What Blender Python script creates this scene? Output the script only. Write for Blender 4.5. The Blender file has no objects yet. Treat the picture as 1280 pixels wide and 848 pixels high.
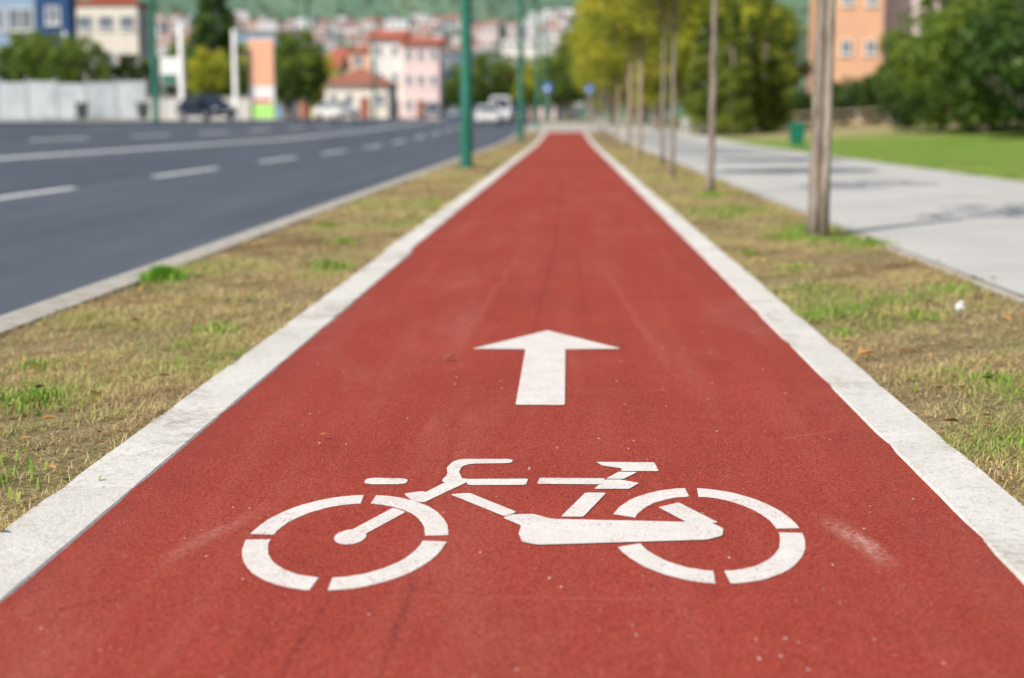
import bpy, math, random
import numpy as np
from mathutils import Vector, Matrix
random.seed(7); rng=np.random.default_rng(7)
scene=bpy.context.scene
COL=scene.collection

# ---------------------------------------------------------------- node helpers
class NT:
    def __init__(s,name):
        s.m=bpy.data.materials.new(name); s.m.use_nodes=True
        s.t=s.m.node_tree; s.n=s.t.nodes; s.l=s.t.links
        s.b=s.n['Principled BSDF']; s.out=s.n['Material Output']
    def N(s,t,**k):
        n=s.n.new(t)
        for a,b in k.items(): setattr(n,a,b)
        return n
    def put(s,sock,v):
        if isinstance(v,(int,float)): sock.default_value=v
        elif isinstance(v,(tuple,list)):
            sock.default_value=tuple(v) if len(v)!=3 or sock.type!='RGBA' else (*v,1)
        else: s.l.new(v,sock)
    def P(s,obj=False,scale=None):
        if obj: o=s.N('ShaderNodeTexCoord').outputs['Object']
        else: o=s.N('ShaderNodeNewGeometry').outputs['Position']
        if scale:
            m=s.N('ShaderNodeMapping'); s.l.new(o,m.inputs[0]); m.inputs['Scale'].default_value=scale; o=m.outputs[0]
        return o
    def noise(s,scale,detail=3,rough=.6,vec=None,dist=0):
        n=s.N('ShaderNodeTexNoise'); n.inputs['Scale'].default_value=scale
        n.inputs['Detail'].default_value=detail; n.inputs['Roughness'].default_value=rough
        n.inputs['Distortion'].default_value=dist
        s.l.new(vec or s.P(),n.inputs['Vector']); return n.outputs['Fac']
    def vor(s,scale,vec=None,out='Distance'):
        n=s.N('ShaderNodeTexVoronoi'); n.inputs['Scale'].default_value=scale
        s.l.new(vec or s.P(),n.inputs['Vector']); return n.outputs[out]
    def rng(s,v,a,b,c=0,d=1,smooth=False):
        n=s.N('ShaderNodeMapRange'); n.clamp=True
        if smooth: n.interpolation_type='SMOOTHSTEP'
        s.put(n.inputs[0],v)
        for i,x in zip((1,2,3,4),(a,b,c,d)): n.inputs[i].default_value=x
        return n.outputs[0]
    def math(s,op,a,b=0.0,c=None):
        n=s.N('ShaderNodeMath',operation=op); s.put(n.inputs[0],a); s.put(n.inputs[1],b)
        if c is not None: s.put(n.inputs[2],c)
        return n.outputs[0]
    def mix(s,f,a,b,mode='MIX'):
        n=s.N('ShaderNodeMix',data_type='RGBA',blend_type=mode)
        s.put(n.inputs[0],f); s.put(n.inputs[6],a); s.put(n.inputs[7],b); return n.outputs[2]
    def bump(s,h,strength=.3,dist=.01):
        n=s.N('ShaderNodeBump'); n.inputs['Strength'].default_value=strength; n.inputs['Distance'].default_value=dist
        s.l.new(h,n.inputs['Height']); s.l.new(n.outputs[0],s.b.inputs['Normal'])
    def line(s,x,y,p0,p1,w):
        dx,dy=p1[0]-p0[0],p1[1]-p0[1]; L=math.hypot(dx,dy); dx/=L; dy/=L
        t=s.math('ADD',s.math('MULTIPLY',s.math('SUBTRACT',x,p0[0]),dx),s.math('MULTIPLY',s.math('SUBTRACT',y,p0[1]),dy))
        d=s.math('ABSOLUTE',s.math('SUBTRACT',s.math('MULTIPLY',s.math('SUBTRACT',x,p0[0]),dy),s.math('MULTIPLY',s.math('SUBTRACT',y,p0[1]),dx)))
        a=s.rng(d,w,0,0,1,True); e=.4*L
        return s.math('MULTIPLY',a,s.math('MULTIPLY',s.rng(t,0,e),s.rng(t,L-e,L,1,0)))
    def fin(s,col,rough=.8,spec=.3):
        s.put(s.b.inputs['Base Color'],col); s.put(s.b.inputs['Roughness'],rough)
        s.b.inputs['Specular IOR Level'].default_value=spec
        return s.m

def simple(name,c1,c2=None,scale=3.0,rough=.8,spec=.3,bumps=None,obj=True,detail=4,metal=0):
    t=NT(name); v=t.P(obj)
    c2=c2 or tuple(x*.8 for x in c1)
    f=t.rng(t.noise(scale,detail,.6,v),.35,.65)
    if bumps: t.bump(t.noise(bumps[0],3,.6,v),bumps[1],bumps[2])
    t.b.inputs['Metallic'].default_value=metal
    return t.fin(t.mix(f,c1,c2),rough,spec)

# ---- lane
def m_lane():
    t=NT('red_rubber_asphalt'); P=t.P()
    base=t.mix(t.rng(t.noise(1.1,4,.6),.3,.7),(.345,.054,.036),(.405,.068,.045))
    st=t.noise(1,4,.65,t.P(scale=(5,.25,1)))
    base=t.mix(t.rng(st,.5,.75,0,.34),base,(.48,.15,.11))
    base=t.mix(t.rng(st,.28,.42,.4,0),base,(.22,.034,.026))
    mot=t.noise(7,5,.7)
    base=t.mix(t.rng(mot,.30,.48,.30,0),base,(.24,.036,.028))
    dust=t.noise(.9,5,.7,t.P(scale=(1.6,.5,1)),1.0)
    base=t.mix(t.rng(dust,.52,.72,0,.20),base,(.52,.24,.18))
    g=t.noise(230,2,.7)
    base=t.mix(t.rng(g,.38,.50,.68,0),base,(.12,.018,.014))
    base=t.mix(t.rng(g,.57,.70,0,.5),base,(.66,.20,.15))
    g2=t.noise(95,3,.75)
    base=t.mix(t.rng(g2,.32,.5,.5,0),base,(.13,.018,.015))
    v=t.vor(26); base=t.mix(t.rng(v,.035,.06,.75,0),base,(.66,.48,.42))
    v=t.vor(60,t.P(scale=(1,1.1,1))); base=t.mix(t.math('MULTIPLY',t.rng(v,.05,.10,.6,0),t.rng(t.noise(5,3,.7),.5,.6)),base,(.62,.36,.30))
    v=t.vor(17,t.P(scale=(1.1,1,1))); base=t.mix(t.rng(v,.03,.06,.7,0),base,(.06,.015,.012))
    sep=t.N('ShaderNodeSeparateXYZ'); t.l.new(P,sep.inputs[0])
    wob=t.math('MULTIPLY',t.math('SUBTRACT',t.noise(2.0,3,.5),.5),.08)
    x=t.math('ADD',sep.outputs[0],wob); y=sep.outputs[1]
    brk=t.rng(t.noise(60,3,.8),.38,.62)
    for p0,p1,w,c,a in [((-.86,3.0),(-.72,3.55),.04,(.7,.42,.36),.25),((.60,3.5),(.67,3.05),.045,(.8,.58,.5),.45),
                        ((-.6,2.86),(.6,2.84),.014,(.6,.3,.25),.14),((-.30,2.25),(-.31,3.1),.016,(.1,.02,.02),.6),
                        ((-.31,2.85),(-.34,4.9),.018,(.12,.02,.02),.5),((-.48,2.2),(-.45,3.0),.014,(.1,.02,.02),.5),
                        ((-1.1,2.66),(-.80,2.86),.02,(.08,.03,.03),.45),
                        ((-.18,4.2),(-.05,14),.03,(.16,.03,.03),.55),((.12,4.5),(.02,16),.03,(.18,.03,.03),.5),
                        ((-.08,8),(-.10,30),.05,(.18,.03,.03),.5),
                        ((.42,4.8),(.22,10),.03,(.6,.25,.2),.2),((-.45,5.5),(-.30,12),.03,(.6,.25,.2),.2),
                        ((.55,4.3),(.90,4.55),.015,(.62,.3,.25),.25),((.3,6),(.62,7.4),.03,(.24,.035,.03),.35)]:
        base=t.mix(t.math('MULTIPLY',t.math('MULTIPLY',t.line(x,y,p0,p1,w),brk),a),base,c)
    ed=t.rng(t.math('ABSOLUTE',t.math('ADD',sep.outputs[0],.08)),.80,1.0,0,.4)
    base=t.mix(t.math('MULTIPLY',ed,t.rng(t.noise(6,4,.7),.4,.6)),base,(.20,.05,.04))
    t.bump(g,.7,.004)
    return t.fin(base,.85,.10)
def m_paint():
    t=NT('worn_white_paint')
    c=t.mix(t.rng(t.noise(9,4,.6),.3,.7),(.76,.735,.70),(.66,.635,.60))
    g=t.noise(230,2,.7)
    c=t.mix(t.rng(g,.32,.46,.6,0),c,(.46,.29,.25))
    w=t.math('MULTIPLY',t.rng(t.noise(150,3,.75),.56,.62),t.rng(t.noise(11,3,.6),.38,.60))
    c=t.mix(t.math('MULTIPLY',w,.85),c,(.38,.09,.075))
    t.bump(g,.5,.003); return t.fin(c,.8,.2)
def m_kerb():
    t=NT('white_painted_concrete')
    c=t.mix(t.rng(t.noise(3,5,.7),.35,.65),(.78,.755,.71),(.67,.645,.60))
    sep=t.N('ShaderNodeSeparateXYZ'); t.l.new(t.P(),sep.inputs[0])
    wn=t.N('ShaderNodeTexWhiteNoise',noise_dimensions='1D')
    fx=t.math('FLOOR',t.math('ADD',sep.outputs[1],t.math('ADD',.301,t.math('MULTIPLY',t.math('GREATER_THAN',sep.outputs[0],0.0),.4))))
    t.l.new(fx,wn.inputs['W'])
    c=t.mix(t.rng(wn.outputs[0],.3,1,0,.30),c,(.52,.49,.44))
    c=t.mix(t.rng(t.noise(40,4,.75),.34,.48,.6,0),c,(.42,.395,.35))
    c=t.mix(t.rng(t.noise(170,2,.7),.36,.46,.55,0),c,(.38,.36,.32))
    c=t.mix(t.math('MULTIPLY',t.rng(t.noise(1.3,3,.6,dist=1),.50,.64),t.rng(t.noise(28,3,.8),.44,.58)),c,(.36,.32,.26))
    t.bump(t.noise(90,4,.8),.8,.006); return t.fin(c,.85,.2)
def m_road():
    t=NT('road_asphalt')
    c=t.mix(t.rng(t.noise(1,4,.6,t.P(scale=(1.2,.08,1))),.35,.65),(.070,.083,.105),(.100,.114,.138))
    c=t.mix(t.rng(t.noise(.25,4,.6),.4,.7,0,.5),c,(.060,.070,.088))
    c=t.mix(t.rng(t.noise(60,2,.8),.55,.7,0,.4),c,(.20,.21,.23))
    t.bump(t.noise(120,2,.8),.4,.004); return t.fin(c,.7,.3)
def m_walk():
    t=NT('walkway_concrete')
    sep=t.N('ShaderNodeSeparateXYZ'); t.l.new(t.P(),sep.inputs[0])
    c=t.mix(t.rng(t.noise(.7,5,.65),.35,.65),(.54,.53,.50),(.45,.44,.42))
    c=t.mix(t.rng(t.noise(60,3,.7),.5,.7,0,.35),c,(.30,.29,.28))
    fy=t.math('FRACT',t.math('DIVIDE',sep.outputs[1],3.0))
    j=t.rng(t.math('ABSOLUTE',t.math('SUBTRACT',fy,.5)),0,.008,.65,0)
    c=t.mix(j,c,(.16,.16,.16))
    c=t.mix(t.rng(t.noise(1.6,5,.7,dist=1.5),.60,.66,0,.35),c,(.24,.24,.23))
    t.bump(t.noise(80,3,.7),.3,.003); return t.fin(c,.85,.2)
def m_grassground():
    t=NT('dry_grass_soil')
    sep=t.N('ShaderNodeSeparateXYZ'); t.l.new(t.P(),sep.inputs[0])
    c=t.mix(t.rng(t.noise(1.6,4,.7),.44,.66),(.37,.28,.15),(.21,.20,.07))
    c=t.mix(t.rng(t.noise(35,4,.8),.4,.6,.7,0),c,(.11,.08,.042))
    c=t.mix(t.rng(t.noise(110,3,.8),.54,.66,0,.6),c,(.52,.42,.25))
    lawn=t.mix(t.rng(t.noise(.45,5,.7),.35,.65),(.12,.23,.028),(.22,.31,.06))
    lawn=t.mix(t.rng(t.noise(1.8,5,.8),.48,.62,0,.6),lawn,(.28,.33,.08))
    lawn=t.mix(t.rng(t.noise(9,4,.8),.5,.7,0,.7),lawn,(.06,.12,.02))
    lawn=t.mix(t.rng(t.math('ADD',sep.outputs[1],t.math('MULTIPLY',t.noise(.2,3,.6),16)),66,84),lawn,(.36,.31,.16))
    c=t.mix(t.rng(sep.outputs[0],6.5,6.6),c,lawn)
    far=t.mix(t.rng(t.noise(.05,4,.6),.4,.6),(.12,.16,.05),(.25,.22,.15))
    c=t.mix(t.rng(sep.outputs[1],110,140),c,far)
    t.bump(t.noise(50,4,.8),.8,.02); return t.fin(c,.95,.1)
def m_blade():
    t=NT('grass_blades')
    a=t.N('ShaderNodeAttribute',attribute_name='tint').outputs['Fac']
    r=t.N('ShaderNodeValToRGB'); t.l.new(a,r.inputs[0])
    e=r.color_ramp.elements; e[0].position=0; e[0].color=(.18,.10,.045,1)
    e[1].position=1; e[1].color=(.22,.46,.04,1)
    for p,c in [(.20,(.48,.34,.17,1)),(.40,(.76,.61,.34,1)),(.54,(.62,.56,.22,1)),(.68,(.40,.46,.12,1)),(.84,(.24,.38,.07,1))]:
        q=e.new(p); q.color=c
    t.fin(r.outputs[0],.7,.2)
    tr=t.N('ShaderNodeBsdfTranslucent'); t.l.new(r.outputs[0],tr.inputs[0])
    mx=t.N('ShaderNodeMixShader'); mx.inputs[0].default_value=.35
    t.l.new(t.b.outputs[0],mx.inputs[1]); t.l.new(tr.outputs[0],mx.inputs[2]); t.l.new(mx.outputs[0],t.out.inputs[0])
    return t.m
def m_leaf(name,dark,mid,light,trans=.35):
    t=NT(name)
    a=t.N('ShaderNodeAttribute',attribute_name='tint').outputs['Fac']
    r=t.N('ShaderNodeValToRGB'); t.l.new(a,r.inputs[0])
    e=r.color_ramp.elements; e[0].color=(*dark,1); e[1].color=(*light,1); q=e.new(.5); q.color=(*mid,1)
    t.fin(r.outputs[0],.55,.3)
    tr=t.N('ShaderNodeBsdfTranslucent'); t.l.new(r.outputs[0],tr.inputs[0])
    mx=t.N('ShaderNodeMixShader'); mx.inputs[0].default_value=trans
    t.l.new(t.b.outputs[0],mx.inputs[1]); t.l.new(tr.outputs[0],mx.inputs[2]); t.l.new(mx.outputs[0],t.out.inputs[0])
    return t.m
def m_bark(name,c1,c2,c3):
    t=NT(name); v=t.P(True,(28,28,2.2))
    n=t.noise(1,5,.7,v,.6)
    c=t.mix(t.rng(n,.35,.65),c1,c2)
    c=t.mix(t.rng(t.noise(1,3,.6,t.P(True,(60,60,4))),.52,.64,0,.85),c,c3)
    c=t.mix(t.rng(t.noise(3,3,.6,t.P(True)),.5,.7,0,.4),c,c3)
    t.bump(n,1,.02); return t.fin(c,.9,.15)

LANE=m_lane(); PAINT=m_paint(); KERB=m_kerb(); ROAD=m_road(); WALK=m_walk(); SOIL=m_grassground(); BLADE=m_blade()
CONC=simple('kerb_concrete',(.46,.43,.38),(.33,.305,.27),8,.9,.2,(60,.4,.005),obj=False)
PAVE=simple('pavement_concrete',(.46,.44,.41),(.36,.345,.32),1.5,.9,.2,None,obj=False)
LINE=simple('road_line_paint',(.80,.80,.79),(.56,.57,.58),6,.7,.3,None,obj=False)
BARK=m_bark('grey_bark',(.38,.33,.28),(.24,.20,.17),(.085,.072,.06))
WOOD=m_bark('stake_wood',(.52,.40,.26),(.40,.30,.19),(.18,.12,.07))
WOODG=m_bark('weathered_stake_wood',(.44,.38,.315),(.29,.245,.20),(.11,.09,.07))
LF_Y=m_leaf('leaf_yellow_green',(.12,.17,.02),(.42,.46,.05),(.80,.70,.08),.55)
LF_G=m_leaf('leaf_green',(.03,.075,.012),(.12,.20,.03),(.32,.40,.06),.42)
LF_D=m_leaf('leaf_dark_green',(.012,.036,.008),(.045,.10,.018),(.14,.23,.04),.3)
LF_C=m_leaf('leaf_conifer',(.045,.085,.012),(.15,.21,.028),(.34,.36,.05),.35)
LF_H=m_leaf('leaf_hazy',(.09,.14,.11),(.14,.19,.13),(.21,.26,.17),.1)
POLE=simple('teal_green_enamel',(.012,.145,.095),(.010,.115,.078),5,.4,.5)
STEEL=simple('galvanised_steel',(.40,.41,.42),(.33,.34,.35),6,.45,.5,metal=.3)
WHITE=simple('white_enamel',(.78,.78,.77),(.70,.70,.69),4,.4,.5)
RUB=simple('tyre_rubber',(.02,.02,.02),(.03,.03,.03),9,.9,.2)
GLASS=simple('dark_glass',(.03,.04,.05),(.05,.06,.075),2,.12,.6)
WGL=simple('window_glass',(.10,.125,.16),(.17,.20,.24),.6,.15,.6)
LAMP=simple('lamp_glass',(.85,.86,.88),(.75,.76,.8),9,.1,.8)
TAIL=simple('tail_lamp_red',(.5,.02,.02),None,9,.2,.6)

# ---------------------------------------------------------------- mesh helpers
def setp(o,**k):
    for a,b in k.items():
        if b is not None: o[a]=b
def mesh(name,V,F,mats,idx=None,parent=None,smooth=False,loc=None,**props):
    me=bpy.data.meshes.new(name); me.from_pydata([tuple(v) for v in V] if not isinstance(V,np.ndarray) else V.tolist(),[],F if isinstance(F,list) else F.tolist())
    for m in (mats if isinstance(mats,(list,tuple)) else [mats]): me.materials.append(m)
    if idx is not None: me.polygons.foreach_set('material_index',idx)
    if smooth: me.polygons.foreach_set('use_smooth',[True]*len(me.polygons))
    me.update(); o=bpy.data.objects.new(name,me); COL.objects.link(o)
    if parent: o.parent=parent
    if loc: o.location=loc
    setp(o,**props); return o
def empty(name,loc=(0,0,0),rz=0,**props):
    o=bpy.data.objects.new(name,None); o.empty_display_size=.3; COL.objects.link(o)
    o.location=loc; o.rotation_euler=(0,0,rz); setp(o,**props); return o
def box(x0,x1,y0,y1,z0,z1):
    V=[(x0,y0,z0),(x1,y0,z0),(x1,y1,z0),(x0,y1,z0),(x0,y0,z1),(x1,y0,z1),(x1,y1,z1),(x0,y1,z1)]
    F=[(0,3,2,1),(4,5,6,7),(0,1,5,4),(1,2,6,5),(2,3,7,6),(3,0,4,7)]
    return V,F
class B:
    def __init__(s): s.V=[];s.F=[];s.I=[]
    def add(s,VF,mi=0):
        V,F=VF; k=len(s.V); s.V+= [tuple(v) for v in V]; s.F+=[tuple(i+k for i in f) for f in F]; s.I+=[mi]*len(F); return s
    def obj(s,name,mats,parent=None,smooth=False,loc=None,**p): return mesh(name,s.V,s.F,mats,s.I,parent,smooth,loc,**p)
def bevel(o,w=.02,seg=2):
    m=o.modifiers.new('bevel','BEVEL'); m.width=w; m.segments=seg; m.limit_method='ANGLE'; return o
def tube(pts,rad,n=10,cap=True):
    V=[];F=[]; pts=[Vector(p) for p in pts]
    for i,p in enumerate(pts):
        d=(pts[min(i+1,len(pts)-1)]-pts[max(i-1,0)]).normalized()
        a=d.orthogonal().normalized() if abs(d.z)<.9 else Vector((1,0,0)).cross(d).normalized()
        b=d.cross(a)
        for k in range(n):
            t=2*math.pi*k/n; V.append(p+(a*math.cos(t)+b*math.sin(t))*rad[i])
    for i in range(len(pts)-1):
        for k in range(n):
            F.append((i*n+k,i*n+(k+1)%n,(i+1)*n+(k+1)%n,(i+1)*n+k))
    if cap: F.append(tuple(range(n))[::-1]); F.append(tuple((len(pts)-1)*n+k for k in range(n)))
    return V,F
def copy_thing(o,loc,rz=0,sc=1,**props):
    c=o.copy(); COL.objects.link(c); c.location=loc; c.rotation_euler=(0,0,rz)
    c.scale=(sc,sc,sc) if not isinstance(sc,tuple) else sc
    for ch in o.children:
        d=ch.copy(); COL.objects.link(d); d.parent=c; d.matrix_parent_inverse=ch.matrix_parent_inverse.copy()
        for g in ch.children:
            e=g.copy(); COL.objects.link(e); e.parent=d
    setp(c,**props); return c

# ---------------------------------------------------------------- terrain
XS=[-200,-60,-25,-18.05,-18.0,-17.8,-14.2,-10.9,-7.3,-2.65]; ZS=[.85,.85,.85,.85,.85,.72,.39,.184,-.08,-.08]
XR=[-2.45,6.8,8,12,18,28,60,200]; ZR=[0,0,.02,.16,.55,.95,1.05,1.05]
def rise(y): 
    t=min(max((y-58)/95,0),1); return (t*t*(3-2*t)*.5+t*.5)*1.0
def sx(x):
    return float(np.interp(x,XS+XR,ZS+ZR))
def gz(x,y):
    s=sx(x); return s+rise(y)*max(0,1-s/1.15)
YS=[-6,-2,0,2,4,6,8,10,12,15,18,22,26,30,35,40,45,50,55]+[58+95*i/16 for i in range(17)]+[170,200,260,350,450]
def strip(name,xs,off,mat,ys=None,kind='structure',**p):
    ys=ys or YS; V=[];F=[]
    for y in ys:
        for x in xs: V.append((x,y,gz(x,y)+off))
    n=len(xs)
    for i in range(len(ys)-1):
        for j in range(n-1):
            F.append((i*n+j,i*n+j+1,(i+1)*n+j+1,(i+1)*n+j))
    return mesh(name,V,F,mat,kind=kind,**p)
gx=[-3000,-800,-200,-60,-30,-25,-18.06,-18.0,-17.8,-14.2,-10.9,-7.3,-2.65,-2.45,-1.27,-1.08,0,.92,1.1,2.4,6.8,7.4,8,10,12,15,18,22,28,40,60,200,800,3000]
gy=[-40]+YS+[700,1200,2500]
V=[];F=[]
for y in gy:
    for x in gx:
        o=-.012
        if -17.99<x<-2.5: o=-.16
        elif x<=-17.99: o=-.02
        elif -1.2<x<1.0: o=-.02
        V.append((x,y,gz(x,y)+o if -200<=x<=200 else gz(math.copysign(200,x),y)+o))
n=len(gx)
for i in range(len(gy)-1):
    for j in range(n-1): F.append((i*n+j,i*n+j+1,(i+1)*n+j+1,(i+1)*n+j))
mesh('ground',V,F,SOIL,kind='structure')
LE=-1.08; RE=.92; YEND=86
yl=[y for y in YS if y<YEND]+[YEND]
strip('bicycle_lane',[LE-.03,-.3,.3,RE+.02],.002,LANE,yl)
strip('road',[-17.9,-14.2,-10.9,-7.3,-2.66],.0,ROAD)
strip('walkway',[2.4,4.6,6.8],.006,WALK,[y for y in YS if y<=200])
strip('pavement',[-60,-25,-18.05],.0,PAVE,[y for y in YS if y<=260])
strip('crossing_pavement',[-2.44,-1,1,2.39],.004,PAVE,[YEND,88,94,99.8,105.7,112,120])
def kerb(name,x0,x1,z0,z1,ln,ys,ye,mat,jit=.002,notch=None):
    b=B(); y=ys; 
    while y<ye:
        l=ln; dx=random.uniform(-jit,jit); dz=random.uniform(-.0015,.0015)
        if notch and y>notch[0]: dx+=notch[1]
        g=.0045; q0=gz((x0+x1)/2,y); q1=gz((x0+x1)/2,y+l); ns=8
        Vv=[]; Ff=[]
        for i in range(ns+1):
            f=i/ns; yy=y+g+(l-2*g)*f; q=q0+(q1-q0)*f
            r=.007; e1=random.uniform(-.0009,.0009); e2=random.uniform(-.0009,.0009); end=.003 if i in (0,ns) else 0
            xa=x0+dx+e1+end; xb=x1+dx+e2-end
            sec=[(xa,z0),(xa,z1-r-end),(xa+r,z1-end),(xb-r,z1-end),(xb,z1-r-end),(xb,z0)]
            Vv+=[(a,yy,c+dz+q) for a,c in sec]
        for i in range(ns): Ff+=[(i*6+k,i*6+k+1,i*6+k+7,i*6+k+6) for k in range(5)]
        Ff+=[(5,4,3,2,1,0),tuple(ns*6+k for k in range(6))]
        b.add((Vv,Ff)); y+=l
    return b.obj(name,[mat],kind='structure')
kerb('kerb',-1.270,-1.078,-.1,.008,1.0,-1.301,YEND,KERB,.002,(10.5,-.03))
kerb('kerb',.918,1.10,-.1,.008,1.0,-1.701,YEND,KERB,.002)
def kerb2(name,xa,xb,zt,mat):
    V=[];F=[]
    for y in YS:
        for x,z in ((xa,-.2),(xa,zt),(xb,zt),(xb,-.2)): 
            V.append((x,y,z+ (gz(-2.45,y) if xa>-10 else gz(-18.05,y))))
    for i in range(len(YS)-1):
        for k in range(3): F.append((i*4+k,i*4+k+1,i*4+k+5,i*4+k+4))
    return mesh(name,V,F,mat,kind='structure')
kerb2('kerb',-2.66,-2.45,.008,CONC)
kerb2('kerb',-18.05,-17.88,.012,CONC)
kerb('kerb',2.33,2.395,-.1,.006,1.0,0,84,CONC,.003)
b=B()
def mark(b,x0,x1,y0,y1,off=.004):
    ys=[y0]+[y for y in YS if y0<y<y1]+[y1]
    for a,c in zip(ys[:-1],ys[1:]):
        b.add(([(x0,a,gz(x0,a)+off),(x1,a,gz(x1,a)+off),(x1,c,gz(x1,c)+off),(x0,c,gz(x0,c)+off)],[(0,1,2,3)]))
for k in range(16):
    y0=17.4+9.35*(k-1); mark(b,-7.39,-7.22,y0,y0+5.0)
for k in range(16):
    y0=12+9.35*k; mark(b,-14.29,-14.11,y0,y0+5.0)
b.obj('road_marking',[LINE],kind='structure')
b=B(); mark(b,-11.03,-10.79,0,200); b.obj('road_marking',[LINE],kind='structure')

# ---------------------------------------------------------------- bicycle symbol
lay=[.0028]
def nz(): lay[0]+=.00009; return lay[0]
def ringarc(cx,cy,RX,RY,rx,ry,a0,a1,n=26):
    z=nz(); V=[];F=[]
    for i in range(n+1):
        a=math.radians(a0+(a1-a0)*i/n); c,s=math.cos(a),math.sin(a)
        w=1+random.uniform(-.004,.004); w2=1+random.uniform(-.006,.006)
        V+=[(cx+RX*c*w,cy+RY*s*w,z),(cx+rx*c*w2,cy+ry*s*w2,z)]
    for i in range(n): F.append((2*i,2*i+1,2*i+3,2*i+2))
    return V,F
def poly(pts,r=.006):
    z=nz(); V=[]
    n=len(pts)
    for i in range(n):
        p=Vector(pts[i]);a=Vector(pts[i-1]);c=Vector(pts[(i+1)%n])
        for q in (a,c):
            d=(q-p); L=d.length; V.append((*(p+d*min(r/L,.3)),z))
    area=sum(V[i][0]*V[(i+1)%len(V)][1]-V[(i+1)%len(V)][0]*V[i][1] for i in range(len(V)))
    f=tuple(range(len(V)))
    return V,[f if area>0 else f[::-1]]
b=B()
for (cx,cy,RX,RY) in ((-.482,3.262,.222,.386),(.316,3.347,.216,.398)):
    rx,ry=RX-.053,RY-.086
    for i,(a0,a1) in enumerate(((4,86),(94,177),(184,264.5),(274,356))):
        if cx>0: a0,a1=((4,86),(94,160),(201,266),(274,358))[i]
        b.add(ringarc(cx,cy,RX,RY,rx,ry,a0,a1))
z=nz(); V=[(-.477+.035*math.cos(t),3.265+.062*math.sin(t),z) for t in np.linspace(0,2*math.pi,24,endpoint=False)]
b.add((V,[tuple(range(24))]))
b.add(poly([(-.488,3.305),(-.452,3.275),(-.376,3.485),(-.410,3.525)]))
b.add(poly([(-.380,3.595),(-.342,3.575),(-.240,3.815),(-.285,3.84)]))
b.add(poly([(-.400,3.66),(-.378,3.605),(-.333,3.655),(-.356,3.69)]))
b.add(poly([(-.318,3.80),(-.308,3.778),(-.262,3.795),(-.272,3.86),(-.280,3.90),(-.276,3.965),(-.255,3.998),(-.150,4.008),(-.142,4.03),(-.147,4.060),(-.285,4.054),(-.306,4.02),(-.316,3.95),(-.308,3.875)],.010))
b.add(poly([(-.516,3.792),(-.508,3.826),(-.410,3.822),(-.402,3.79),(-.410,3.758),(-.508,3.754)],.014))
b.add(poly([(-.262,3.820),(-.096,3.830),(-.100,3.762),(-.245,3.754)]))
b.add(poly([(-.066,3.840),(.104,3.840),(.088,3.774),(-.072,3.774)]))
# saddle, and the split post below it
b.add(poly([(.082,4.030),(.100,3.985),(.150,3.955),(.146,3.925),(.246,3.925),(.240,4.030)],.005))
b.add(poly([(.140,3.915),(.190,3.915),(.150,3.835),(.104,3.835)],.004))
b.add(poly([(.102,3.825),(.140,3.828),(.188,3.790),(.160,3.728),(.072,3.724)],.004))
b.add(poly([(.050,3.685),(.102,3.685),(.042,3.452),(-.010,3.452)]))
b.add(poly([(-.285,3.655),(-.238,3.672),(-.114,3.490),(-.142,3.450)]))
b.add(poly([(-.145,3.436),(-.128,3.466),(-.076,3.474),(-.030,3.430),(.336,3.412),(.358,3.36),(.350,3.300),(.312,3.266),(-.060,3.212),(-.094,3.235),(-.104,3.30),(-.100,3.37)],.006))
b.add(poly([(.222,3.545),(.274,3.594),(.352,3.410),(.284,3.402)],.004))
b.obj('bicycle_marking',[PAINT],label='white painted bicycle symbol on the red lane surface',category='road marking')
b=B(); b.add(poly([(-.082,6.62),(-.380,6.065),(-.163,6.065),(-.163,4.852),(-.003,4.855),(-.003,6.068),(.224,6.09)],.008))
b.obj('arrow_marking',[PAINT],label='white painted straight arrow on the red lane',category='road marking')

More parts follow.
